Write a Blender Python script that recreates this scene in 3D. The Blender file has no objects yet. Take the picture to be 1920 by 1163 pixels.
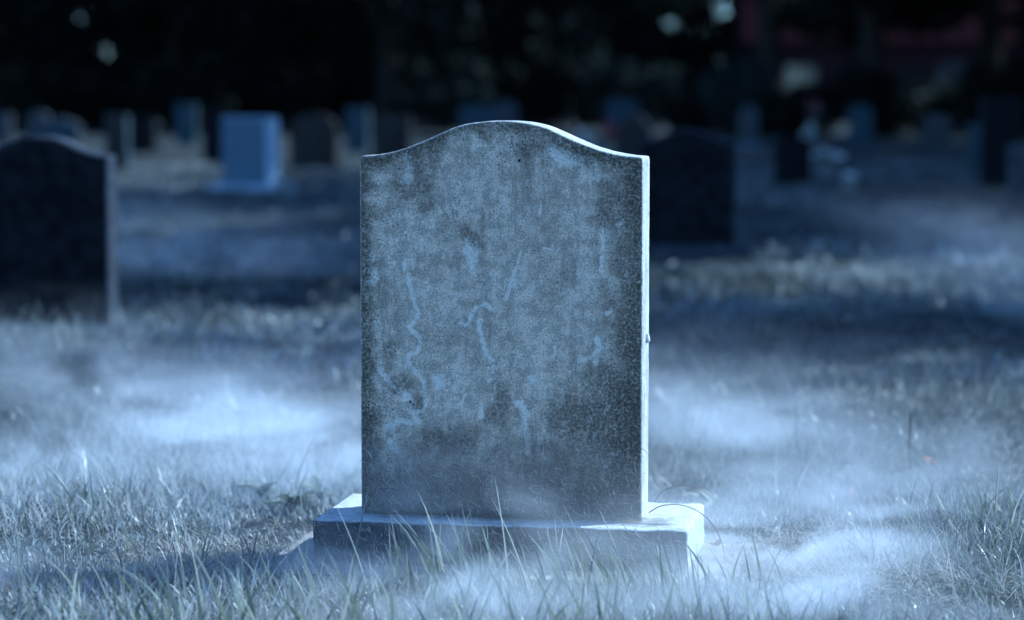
import bpy, bmesh, math, random
import numpy as np
from mathutils import Vector, Matrix, noise as mnoise

random.seed(7)
RNG = np.random.default_rng(11)
R = math.radians
scene = bpy.context.scene
COL = scene.collection

# ------------------------------------------------------------------ camera
CAM = Vector((0.02, -5.30, 1.0))
FPX = 4690.0                       # focal length in pixels of the 1920 wide photograph
PITCH = math.atan(401.5 / FPX)
cam = bpy.data.cameras.new("camera")
cam.sensor_width = 36.0
cam.lens = FPX / 1920.0 * 36.0
cam.clip_start = 0.1
cam.clip_end = 2000.0
cam.dof.use_dof = True
cam.dof.focus_distance = 5.27
cam.dof.aperture_fstop = 2.0
cam.dof.aperture_blades = 9
cam_ob = bpy.data.objects.new("camera", cam)
cam_ob.location = CAM
cam_ob.rotation_euler = (math.pi / 2 - PITCH, 0, 0)
COL.objects.link(cam_ob)
scene.camera = cam_ob

# ------------------------------------------------------------------ sky and light
SUN_DIR = Vector((0.90, 0.43, 0.0)).normalized()
SUN_EL = R(42)
SUN_VEC = Vector((SUN_DIR.x * math.cos(SUN_EL), SUN_DIR.y * math.cos(SUN_EL), math.sin(SUN_EL)))
world = bpy.data.worlds.new("World")
scene.world = world
world.use_nodes = True
wn, wl = world.node_tree.nodes, world.node_tree.links
bg = wn["Background"]
sky = wn.new("ShaderNodeTexSky")
sky.sky_type = 'NISHITA'
sky.sun_disc = False
sky.sun_elevation = SUN_EL
sky.sun_rotation = math.atan2(SUN_DIR.x, SUN_DIR.y)
sky.air_density = 0.8
sky.dust_density = 0.0
sky.ozone_density = 4.0
tint = wn.new("ShaderNodeMix")
tint.data_type = 'RGBA'
tint.blend_type = 'MULTIPLY'
tint.inputs[0].default_value = 1.0
tint.inputs[7].default_value = (0.47, 0.74, 1.0, 1)      # the cold moonlit grade of the whole sky
wl.new(sky.outputs[0], tint.inputs[6])
wl.new(tint.outputs[2], bg.inputs[0])
bg.inputs[1].default_value = 0.15

sun = bpy.data.lights.new("sun", 'SUN')
sun.energy = 4.7
sun.angle = R(0.5)
sun.color = (0.58, 0.81, 1.0)
sun_ob = bpy.data.objects.new("sun", sun)
sun_ob.rotation_euler = SUN_VEC.to_track_quat('Z', 'Y').to_euler()
sun_ob.location = (20, 12, 25)
COL.objects.link(sun_ob)

vs = scene.view_settings
vs.view_transform = 'Standard'
vs.look = 'None'
vs.gamma = 1.0
vs.exposure = 1.28
scene.render.engine = 'CYCLES'
cy = scene.cycles
cy.use_denoising = True
cy.max_bounces = 6
cy.diffuse_bounces = 3
cy.glossy_bounces = 2
cy.transmission_bounces = 3
cy.volume_bounces = 2
cy.transparent_max_bounces = 8
cy.volume_step_rate = 4.0
cy.volume_max_steps = 256
cy.sample_clamp_indirect = 6.0

# ------------------------------------------------------------------ helpers
def ray(px, py):
    """Direction of the photograph's pixel."""
    v = Vector(((px - 960) / FPX, 1.0, -(py - 581.5) / FPX))
    return Matrix.Rotation(-PITCH, 3, 'X') @ v

def at_dist(px, d):
    """World x, y of a thing that stands d metres from the camera in column px."""
    return CAM.x + (px - 960) / FPX * d, CAM.y + d

def tag(o, label=None, cat=None, group=None, kind=None):
    if label: o["label"] = label
    if cat: o["category"] = cat
    if group: o["group"] = group
    if kind: o["kind"] = kind
    return o

def link(o, parent=None):
    COL.objects.link(o)
    if parent is not None:
        o.parent = parent
    return o

def empty(name, loc, rz=0.0):
    o = bpy.data.objects.new(name, None)
    o.location = loc
    o.rotation_euler = (0, 0, rz)
    o.empty_display_size = 0.1
    return link(o)

def mesh_np(name, verts, faces, mats, parent=None, smooth=False, mat_idx=None, attrs=None):
    """faces: an (n, k) array or a list of such arrays."""
    me = bpy.data.meshes.new(name)
    verts = np.asarray(verts, dtype=np.float32)
    if not isinstance(faces, list):
        faces = [faces]
    faces = [np.asarray(f, dtype=np.int32) for f in faces if len(f)]
    loops = np.concatenate([f.ravel() for f in faces])
    sizes = np.concatenate([np.full(len(f), f.shape[1], dtype=np.int32) for f in faces])
    starts = np.concatenate([[0], np.cumsum(sizes)[:-1]]).astype(np.int32)
    me.vertices.add(len(verts))
    me.vertices.foreach_set("co", verts.ravel())
    me.loops.add(len(loops))
    me.loops.foreach_set("vertex_index", loops)
    me.polygons.add(len(sizes))
    me.polygons.foreach_set("loop_start", starts)
    me.polygons.foreach_set("loop_total", sizes)
    if mat_idx is not None:
        me.polygons.foreach_set("material_index", np.asarray(mat_idx, dtype=np.int32))
    me.polygons.foreach_set("use_smooth", np.full(len(sizes), smooth))
    for k, a in (attrs or {}).items():
        at = me.attributes.new(k, 'FLOAT', 'POINT')
        at.data.foreach_set("value", np.asarray(a, dtype=np.float32))
    me.update(calc_edges=True)
    me.validate()
    for m in (mats if isinstance(mats, (list, tuple)) else [mats]):
        me.materials.append(m)
    o = bpy.data.objects.new(name, me)
    return link(o, parent)

def bm_obj(name, bm, mats, parent=None, smooth=False):
    me = bpy.data.meshes.new(name)
    bmesh.ops.recalc_face_normals(bm, faces=bm.faces)
    bm.to_mesh(me)
    bm.free()
    for m in (mats if isinstance(mats, (list, tuple)) else [mats]):
        me.materials.append(m)
    if smooth:
        me.polygons.foreach_set("use_smooth", [True] * len(me.polygons))
    return link(bpy.data.objects.new(name, me), parent)

def box_bm(x0, x1, y0, y1, z0, z1, bev=0.0, bm=None):
    b = bm or bmesh.new()
    r = bmesh.ops.create_cube(b, size=1.0)
    for v in r['verts']:
        v.co = Vector(((x0 + x1) / 2 + v.co.x * (x1 - x0), (y0 + y1) / 2 + v.co.y * (y1 - y0), (z0 + z1) / 2 + v.co.z * (z1 - z0)))
    if bev:
        es = list({e for v in r['verts'] for e in v.link_edges})
        bmesh.ops.bevel(b, geom=es, offset=bev, segments=2, affect='EDGES', profile=0.6)
    return b

def tube(points, radii, n=8, bm=None):
    b = bm or bmesh.new()
    pts = [Vector(p) for p in points]
    rings = []
    for i, p in enumerate(pts):
        t = (pts[min(i + 1, len(pts) - 1)] - pts[max(i - 1, 0)]).normalized()
        a = t.orthogonal().normalized() if abs(t.z) > 0.95 else t.cross(Vector((0, 0, 1))).normalized()
        c = t.cross(a).normalized()
        rings.append([b.verts.new(p + (a * math.cos(k * 2 * math.pi / n) + c * math.sin(k * 2 * math.pi / n)) * radii[i]) for k in range(n)])
    for i in range(len(rings) - 1):
        for k in range(n):
            b.faces.new((rings[i][k], rings[i][(k + 1) % n], rings[i + 1][(k + 1) % n], rings[i + 1][k]))
    b.faces.new(rings[0][::-1])
    b.faces.new(rings[-1])
    return b

def vnoise(x, y, seed=0):
    """Smooth value noise, 0..1, vectorised."""
    x = np.asarray(x, float); y = np.asarray(y, float)
    xi = np.floor(x).astype(np.int64); yi = np.floor(y).astype(np.int64)
    fx = x - xi; fy = y - yi
    fx = fx * fx * (3 - 2 * fx); fy = fy * fy * (3 - 2 * fy)
    def h(a, b):
        n = (a * 374761393 + b * 668265263 + seed * 982451653) & 0x7fffffff
        n = ((n ^ (n >> 13)) * 1274126177) & 0x7fffffff
        return ((n ^ (n >> 16)) & 0xffff) / 65535.0
    return (h(xi, yi) * (1 - fx) + h(xi + 1, yi) * fx) * (1 - fy) + (h(xi, yi + 1) * (1 - fx) + h(xi + 1, yi + 1) * fx) * fy

class NT:
    """Small helper for writing node materials."""
    def __init__(self, name):
        self.m = bpy.data.materials.new(name)
        self.m.use_nodes = True
        self.t = self.m.node_tree
        self.n, self.l = self.t.nodes, self.t.links
        self.bsdf = self.n["Principled BSDF"]
        self.out = self.n["Material Output"]
        self.bsdf.inputs["Specular IOR Level"].default_value = 0.25
    def set(self, sock, v):
        if hasattr(v, "is_output"):
            self.l.new(v, sock)
        elif isinstance(v, (tuple, list)):
            sock.default_value = tuple(v) + ((1.0,) if len(v) == 3 and sock.type == 'RGBA' else ())
        else:
            sock.default_value = v
    def node(self, kind, **inp):
        nd = self.n.new(kind)
        for k, v in inp.items():
            self.set(nd.inputs[k.replace("_", " ")], v)
        return nd
    def coord(self, which="Object", scale=None, loc=None):
        c = self.n.new("ShaderNodeTexCoord").outputs[which]
        if scale is None and loc is None:
            return c
        mp = self.n.new("ShaderNodeMapping")
        self.l.new(c, mp.inputs[0])
        if scale: mp.inputs["Scale"].default_value = scale
        if loc: mp.inputs["Location"].default_value = loc
        return mp.outputs[0]
    def noise(self, vec, scale, detail=4.0, rough=0.55, dist=0.0):
        nd = self.node("ShaderNodeTexNoise", Vector=vec, Scale=scale, Detail=detail, Roughness=rough, Distortion=dist)
        return nd.outputs["Fac"]
    def ramp(self, fac, a, b, lo=0.0, hi=1.0, smooth=True):
        nd = self.n.new("ShaderNodeMapRange")
        nd.interpolation_type = 'SMOOTHSTEP' if smooth else 'LINEAR'
        self.set(nd.inputs[0], fac)
        for i, v in zip((1, 2, 3, 4), (a, b, lo, hi)):
            self.set(nd.inputs[i], v)
        return nd.outputs[0]
    def math(self, op, a, b=0.0):
        nd = self.n.new("ShaderNodeMath")
        nd.operation = op
        self.set(nd.inputs[0], a)
        if len(nd.inputs) > 1: self.set(nd.inputs[1], b)
        return nd.outputs[0]
    def mix(self, fac, a, b, mode='MIX'):
        nd = self.n.new("ShaderNodeMix")
        nd.data_type = 'RGBA'
        nd.blend_type = mode
        self.set(nd.inputs[0], fac); self.set(nd.inputs[6], a); self.set(nd.inputs[7], b)
        return nd.outputs[2]
    def attr(self, name):
        nd = self.n.new("ShaderNodeAttribute")
        nd.attribute_name = name
        return nd.outputs["Fac"]
    def bump(self, h, strength=0.5, dist=0.01):
        nd = self.node("ShaderNodeBump", Height=h, Strength=strength, Distance=dist)
        self.l.new(nd.outputs[0], self.bsdf.inputs["Normal"])
    def col(self, c, rough=0.85):
        self.set(self.bsdf.inputs["Base Color"], c)
        self.set(self.bsdf.inputs["Roughness"], rough)
        return self.m

# ------------------------------------------------------------------ materials
def mat_stone_face():
    s = NT("weathered_stone")
    o = s.coord("Object")
    edge, trail = s.attr("edge"), s.attr("trail")
    side = s.attr("side")
    sep = s.node("ShaderNodeSeparateXYZ", Vector=o)
    X, Z = sep.outputs[0], sep.outputs[2]
    big = s.noise(o, 7, 5, 0.6)
    med = s.noise(o, 30, 8, 0.78)
    fine = s.noise(o, 150, 4, 0.75)
    grit = s.noise(o, 300, 2, 0.6)
    streak = s.noise(s.coord("Object", (22, 22, 3.6)), 1.0, 7, 0.72, 0.5)
    c = s.mix(s.ramp(big, 0.36, 0.64), (0.76, 0.59, 0.45), (0.95, 0.78, 0.61))
    c = s.mix(s.ramp(med, 0.44, 0.56, 0.0, 0.75), s.mix(0.58, c, (0.27, 0.21, 0.155)), c)
    c = s.mix(s.ramp(streak, 0.50, 0.66, 0.0, 0.50), c, (0.26, 0.20, 0.150))
    c = s.mix(s.ramp(s.noise(s.coord("Object", (1, 1, 0.7), (8, 3, 1)), 24, 8, 0.78), 0.56, 0.63, 0.0, 0.60), c, (0.90, 0.81, 0.66))
    c = s.mix(1.0, c, s.ramp(s.noise(o, 260, 3, 0.8), 0.36, 0.64, 0.62, 1.32, False), 'MULTIPLY')
    # olive algae in loose patches
    olive = s.math('MULTIPLY', s.ramp(s.noise(s.coord("Object", (1, 1, 0.6), (3, 1, 2)), 14, 5, 0.7), 0.52, 0.70), s.ramp(fine, 0.42, 0.60))
    c = s.mix(s.math('MULTIPLY', olive, 0.75), c, (0.20, 0.150, 0.075))
    # pale trails and lichen spots: 'trail' is the distance to the trail over its half width
    tr = s.math('ADD', trail, s.math('MULTIPLY', s.math('SUBTRACT', s.noise(o, 120, 5, 0.8), 0.5), 4.5))
    tr = s.math('ADD', tr, s.math('MULTIPLY', s.math('SUBTRACT', s.noise(o, 55, 6, 0.78), 0.47), 5.5))
    trm = s.math('MULTIPLY', s.ramp(tr, 1.5, 0.9), s.ramp(s.noise(o, 220, 3, 0.75), 0.40, 0.52, 0.45, 1.0))
    c = s.mix(s.math('MULTIPLY', trm, 0.95), c, (0.97, 0.86, 0.72))
    # dark blooms of algae with a shape of their own: 'stain' is the distance over the half width
    stn = s.math('ADD', s.attr("stain"), s.math('MULTIPLY', s.math('SUBTRACT', s.noise(o, 40, 7, 0.78), 0.5), 4.5))
    stm = s.math('MULTIPLY', s.ramp(stn, 1.5, 0.2), s.ramp(fine, 0.38, 0.58, 0.25, 1.0))
    c = s.mix(s.math('MULTIPLY', stm, 0.80), c, (0.115, 0.084, 0.056))
    # grime that gathers along the edges, thicker on the right one, and a dirty foot
    en = s.math('ADD', edge, s.math('MULTIPLY', s.math('SUBTRACT', s.noise(o, 26, 5, 0.7), 0.5), 0.085))
    right = s.ramp(X, -0.05, 0.27, 0.0, 1.0)
    lim = s.math('ADD', 0.046, s.math('MULTIPLY', right, 0.040))
    em = s.math('MULTIPLY', s.ramp(s.math('DIVIDE', en, lim), 1.0, 0.15), s.ramp(fine, 0.36, 0.56, 0.30, 1.0))
    c = s.mix(s.math('MULTIPLY', em, 0.90), c, (0.075, 0.062, 0.040))
    zn = s.math('ADD', Z, s.math('MULTIPLY', s.math('SUBTRACT', s.noise(s.coord("Object", (1, 1, 0.45)), 22, 5, 0.7), 0.5), 0.30))
    foot = s.ramp(zn, 0.25, 0.04)
    c = s.mix(s.math('MULTIPLY', foot, 0.80), c, (0.145, 0.108, 0.088))
    # right lower quarter is dirtier
    dq = s.math('MULTIPLY', s.math('MULTIPLY', s.ramp(X, 0.05, 0.26), s.ramp(zn, 0.46, 0.22)), s.ramp(fine, 0.36, 0.60))
    c = s.mix(s.math('MULTIPLY', dq, 0.75), c, (0.09, 0.082, 0.060))
    # black specks of lichen, more where it is dirty
    dens = s.math('ADD', s.ramp(s.noise(o, 11, 4, 0.65), 0.40, 0.70, 0.0, 0.09), s.ramp(edge, 0.13, 0.0, 0.0, 0.07))
    sp = s.ramp(s.math('ADD', s.noise(o, 210, 4, 0.7), dens), 0.635, 0.69)
    c = s.mix(s.math('MULTIPLY', sp, 0.85), c, (0.045, 0.042, 0.035))
    sp2 = s.ramp(grit, 0.60, 0.70, 0.0, 0.55)
    c = s.mix(sp2, c, (0.74, 0.70, 0.61))
    vor = s.n.new("ShaderNodeTexVoronoi")
    s.set(vor.inputs["Vector"], o); vor.inputs["Scale"].default_value = 21
    pin = s.ramp(vor.outputs["Distance"], 0.085, 0.05)
    pin = s.math('MULTIPLY', pin, s.ramp(s.node("ShaderNodeSeparateColor", Color=vor.outputs["Color"]).outputs[0], 0.86, 0.88))
    c = s.mix(pin, c, (0.02, 0.018, 0.016))
    # cleaner sawn sides and top, their sunlit paleness put into the colour
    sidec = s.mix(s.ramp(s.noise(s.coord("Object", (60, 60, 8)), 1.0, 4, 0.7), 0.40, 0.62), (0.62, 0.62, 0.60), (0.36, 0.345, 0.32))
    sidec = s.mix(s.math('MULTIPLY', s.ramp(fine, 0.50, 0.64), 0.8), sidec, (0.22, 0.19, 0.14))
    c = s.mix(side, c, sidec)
    h = s.math('ADD', s.math('MULTIPLY', fine, 0.7), s.math('MULTIPLY', grit, 0.5))
    h = s.math('ADD', h, s.math('MULTIPLY', trm, 0.25))
    s.bump(h, 0.8, 0.005)
    return s.col(c, 0.92)

def mat_plinth():
    s = NT("rough_plinth_stone")
    o = s.coord("Object")
    big, fine = s.noise(o, 12, 5, 0.6), s.noise(o, 190, 3, 0.7)
    c = s.mix(s.ramp(big, 0.36, 0.64), (0.050, 0.043, 0.041), (0.105, 0.092, 0.086))
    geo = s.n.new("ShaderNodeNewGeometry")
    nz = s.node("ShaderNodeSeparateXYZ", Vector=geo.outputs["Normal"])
    # upper faces and right end painted pale as if sunlit; front soil-splashed dark
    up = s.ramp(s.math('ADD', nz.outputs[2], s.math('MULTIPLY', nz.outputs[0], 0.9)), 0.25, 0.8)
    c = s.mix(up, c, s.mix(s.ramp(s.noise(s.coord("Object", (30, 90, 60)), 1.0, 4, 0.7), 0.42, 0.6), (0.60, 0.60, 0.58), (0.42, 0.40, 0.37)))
    c = s.mix(s.ramp(fine, 0.56, 0.70, 0.0, 0.6), c, (0.12, 0.10, 0.085))
    s.bump(s.math('ADD', fine, big), 0.7, 0.006)
    return s.col(c, 0.95)

def mat_slab():
    s = NT("dusty_concrete")
    o = s.coord("Object")
    c = s.mix(s.ramp(s.noise(o, 16, 5, 0.65), 0.38, 0.62), (0.34, 0.31, 0.28), (0.46, 0.44, 0.41))
    c = s.mix(s.ramp(s.noise(o, 120, 4, 0.7), 0.52, 0.66, 0, 0.8), c, (0.19, 0.13, 0.10))
    s.bump(s.noise(o, 150, 4, 0.7), 0.6, 0.006)
    return s.col(c, 0.95)

def mat_plain(name, c1, c2, scale=8.0, rough=0.85, bump=0.3, spec=0.25):
    s = NT(name)
    o = s.coord("Object")
    n1 = s.noise(o, scale, 5, 0.62)
    s.bsdf.inputs["Specular IOR Level"].default_value = spec
    if bump:
        s.bump(s.noise(o, scale * 9, 3, 0.6), bump, 0.01)
    return s.col(s.mix(s.ramp(n1, 0.36, 0.64), c1, c2), rough)

def mat_ground():
    s = NT("turf_soil")
    o = s.coord("Object")
    n1, n2, n3 = s.noise(o, 0.35, 4, 0.6), s.noise(o, 3.0, 5, 0.65), s.noise(o, 60, 4, 0.7)
    c = s.mix(s.ramp(n2, 0.36, 0.64), (0.009, 0.012, 0.012), (0.027, 0.033, 0.032))
    c = s.mix(s.ramp(n1, 0.40, 0.66, 0, 0.6), c, (0.020, 0.024, 0.020))
    c = s.mix(s.ramp(n3, 0.48, 0.66, 0, 0.75), c, (0.024, 0.020, 0.016))
    s.bump(s.math('ADD', n3, s.math('MULTIPLY', n2, 2.0)), 0.8, 0.03)
    return s.col(c, 1.0)

def mat_blade(name, stops, trans=0.35, rough=0.6):
    """Grass: colour by the blade's own random number 'tint', paler towards the tip."""
    s = NT(name)
    t, v = s.attr("tint"), s.attr("along")
    cr = s.n.new("ShaderNodeValToRGB")
    s.l.new(t, cr.inputs[0])
    el = cr.color_ramp.elements
    while len(el) < len(stops): el.new(0.5)
    for e, (p, c) in zip(el, stops):
        e.position = p
        e.color = tuple(c) + (1,)
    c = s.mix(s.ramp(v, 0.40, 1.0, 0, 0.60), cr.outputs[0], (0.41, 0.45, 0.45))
    s.set(s.bsdf.inputs["Base Color"], c)
    s.bsdf.inputs["Roughness"].default_value = rough
    s.bsdf.inputs["Specular IOR Level"].default_value = 0.5
    tr = s.node("ShaderNodeBsdfTranslucent", Color=c)
    mx = s.n.new("ShaderNodeMixShader")
    mx.inputs[0].default_value = trans
    s.l.new(s.bsdf.outputs[0], mx.inputs[1]); s.l.new(tr.outputs[0], mx.inputs[2])
    s.l.new(mx.outputs[0], s.out.inputs[0])
    return s.m

def mat_leaf(name, c1, c2, trans=0.15, spec=0.05):
    s = NT(name)
    s.bsdf.inputs["Specular IOR Level"].default_value = spec
    c = s.mix(s.noise(s.coord("Object"), 2.0, 3, 0.6), c1, c2)
    s.set(s.bsdf.inputs["Base Color"], c)
    s.bsdf.inputs["Roughness"].default_value = 0.7
    tr = s.node("ShaderNodeBsdfTranslucent", Color=c)
    mx = s.n.new("ShaderNodeMixShader")
    mx.inputs[0].default_value = trans
    s.l.new(s.bsdf.outputs[0], mx.inputs[1]); s.l.new(tr.outputs[0], mx.inputs[2])
    s.l.new(mx.outputs[0], s.out.inputs[0])
    return s.m

M = {}
M['stone'] = mat_stone_face()
M['plinth'] = mat_plinth()
M['slab'] = mat_slab()
M['crust'] = mat_plain("pale_lichen", (0.75, 0.74, 0.70), (0.85, 0.84, 0.80), 120, 0.95, 0.6)
M['ground'] = mat_ground()
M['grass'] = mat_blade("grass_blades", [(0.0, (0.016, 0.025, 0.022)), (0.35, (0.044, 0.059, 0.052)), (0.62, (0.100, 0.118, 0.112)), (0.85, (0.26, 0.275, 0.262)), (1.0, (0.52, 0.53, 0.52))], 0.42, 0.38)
M['green'] = mat_blade("lush_blades", [(0.0, (0.095, 0.125, 0.085)), (0.6, (0.19, 0.215, 0.155)), (1.0, (0.40, 0.40, 0.33))], 0.45, 0.38)
M['straw'] = mat_blade("dry_clippings", [(0.0, (0.16, 0.115, 0.085)), (0.5, (0.29, 0.235, 0.18)), (1.0, (0.46, 0.40, 0.32))], 0.20)
M['clip'] = mat_blade("stuck_clippings", [(0.0, (0.20, 0.13, 0.09)), (0.5, (0.40, 0.32, 0.24)), (1.0, (0.66, 0.58, 0.47))], 0.10)
M['dark_granite'] = mat_plain("dark_granite", (0.006, 0.0065, 0.008), (0.014, 0.015, 0.018), 14, 0.9, 0.15, 0.04)
M['rough_granite'] = mat_plain("rough_granite_edge", (0.030, 0.036, 0.046), (0.058, 0.066, 0.080), 26, 0.9, 0.6, 0.05)
M['grey_stone'] = mat_plain("grey_headstone", (0.030, 0.034, 0.040), (0.06, 0.065, 0.072), 10, 0.9, 0.4)
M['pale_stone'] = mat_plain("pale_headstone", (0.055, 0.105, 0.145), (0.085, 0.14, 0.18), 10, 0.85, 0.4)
M['sunlit_edge'] = mat_plain("painted_sunlit_edge", (0.32, 0.42, 0.52), (0.38, 0.48, 0.58), 10, 0.85, 0.4)  # sunlight on the pale headstone's side, put into its edge colour
M['brown_stone'] = mat_plain("brown_headstone", (0.020, 0.018, 0.018), (0.045, 0.04, 0.038), 10, 0.95, 0.5, 0.05)
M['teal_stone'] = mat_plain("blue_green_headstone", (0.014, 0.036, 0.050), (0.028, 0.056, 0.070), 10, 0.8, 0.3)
M['bark'] = mat_plain("bark", (0.020, 0.017, 0.014), (0.035, 0.030, 0.026), 6, 1.0, 1.0, 0.0)
M['leaf'] = mat_leaf("dark_foliage", (0.005, 0.008, 0.007), (0.011, 0.015, 0.011), 0.03)
M['leaf2'] = mat_leaf("blue_green_foliage", (0.012, 0.020, 0.018), (0.022, 0.034, 0.028), 0.05)
M['weed'] = mat_leaf("weed_leaf", (0.13, 0.16, 0.12), (0.21, 0.24, 0.19), 0.30, 0.4)
M['stem'] = mat_plain("dry_red_stem", (0.16, 0.065, 0.045), (0.25, 0.12, 0.085), 40, 0.7, 0.0)
M['dark_stem'] = mat_plain("dark_seed_stalk", (0.035, 0.028, 0.022), (0.07, 0.055, 0.045), 40, 0.8, 0.0)
M['dead_leaf'] = mat_leaf("dead_leaf", (0.20, 0.075, 0.045), (0.30, 0.14, 0.085), 0.25)
M['petal_white'] = mat_leaf("white_petal", (0.78, 0.78, 0.76), (0.82, 0.82, 0.80), 0.3)
M['petal_red'] = mat_leaf("red_petal", (0.42, 0.05, 0.06), (0.55, 0.09, 0.10), 0.25)
M['petal_pink'] = mat_leaf("pink_petal", (0.55, 0.25, 0.30), (0.65, 0.33, 0.38), 0.25)
M['pot'] = mat_plain("flower_pot_metal", (0.16, 0.17, 0.18), (0.24, 0.25, 0.26), 20, 0.5, 0.1)
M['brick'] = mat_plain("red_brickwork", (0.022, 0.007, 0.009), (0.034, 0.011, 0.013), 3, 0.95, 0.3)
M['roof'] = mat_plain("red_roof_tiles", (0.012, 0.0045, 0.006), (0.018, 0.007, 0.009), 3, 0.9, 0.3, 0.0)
M['frame'] = mat_plain("white_window_frame", (0.10, 0.10, 0.11), (0.14, 0.14, 0.15), 5, 0.6, 0.0)
M['glass'] = mat_plain("window_glass", (0.03, 0.035, 0.04), (0.05, 0.055, 0.06), 2, 0.06, 0.0, 0.6)

# ------------------------------------------------------------------ ground
YAW = R(-10.0)                    # the gravestone's right end is the nearer one
CY, SY = math.cos(YAW), math.sin(YAW)
def to_local(x, y):
    return x * CY + y * SY, -x * SY + y * CY
SLAB = (-0.50, 0.51, -0.185, 0.30)

def ground_h(x, y):
    x = np.asarray(x, float); y = np.asarray(y, float)
    h = (vnoise(x * 0.55 + 9, y * 0.55, 3) - 0.5) * 0.09 + (vnoise(x * 1.9, y * 1.9 + 4, 5) - 0.5) * 0.035
    r = np.sqrt((x / 0.95) ** 2 + ((y - 0.02) / 0.60) ** 2)
    k = np.clip((r - 0.75) / 0.9, 0, 1)
    k = k * k * (3 - 2 * k)
    far = np.clip((np.hypot(x, y) - 40) / 30, 0, 1)
    h = h * k * (1 - far)
    h += 0.085 * np.exp(-(((x + 1.75) / 0.7) ** 2 + ((y - 3.9) / 0.9) ** 2))      # hummock before the dark headstone
    h += 0.035 * np.exp(-(((x - 1.15) / 0.40) ** 2 + ((y - 0.15) / 0.5) ** 2))    # rise at the right
    return h

def build_ground():
    gx = np.concatenate([[-400, -200, -100, -60], np.linspace(-40, -8, 24), np.linspace(-7.6, -2.2, 28), np.linspace(-2.1, 2.1, 85), np.linspace(2.2, 7.6, 28), np.linspace(8, 40, 24), [60, 100, 200, 400]])
    gy = np.concatenate([[-60, -30, -15, -8, -5, -3], np.linspace(-2, 4, 110), np.linspace(4.15, 14, 60), np.linspace(14.6, 60, 60), [75, 100, 150, 250, 400, 700, 1200]])
    X, Y = np.meshgrid(gx, gy)
    Z = ground_h(X, Y)
    V = np.stack([X.ravel(), Y.ravel(), Z.ravel()], 1)
    nx, ny = len(gx), len(gy)
    i = np.arange(nx * ny).reshape(ny, nx)
    F = np.stack([i[:-1, :-1].ravel(), i[:-1, 1:].ravel(), i[1:, 1:].ravel(), i[1:, :-1].ravel()], 1)
    o = mesh_np("ground", V, F, M['ground'], smooth=True)
    tag(o, kind="structure")
build_ground()

# ------------------------------------------------------------------ the main gravestone
W, HS, RISE, T = 0.610, 0.772, 0.076, 0.12
Z0 = 0.100                         # top of the plinth
def ogee(u):
    us = np.array([0, .04, .08, .105, .135, .18, .22, .265, .305]) / 0.305
    zs = np.array([1.0, .978, .892, .79, .60, .355, .165, .045, 0.0])
    return np.interp(np.abs(u), us, zs)
def ogee_smooth(u):
    u = np.asarray(u, float)
    return sum(ogee(u + d) * w for d, w in ((-.07, .2), (-.035, .2), (0, .2), (.035, .2), (.07, .2)))

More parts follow.
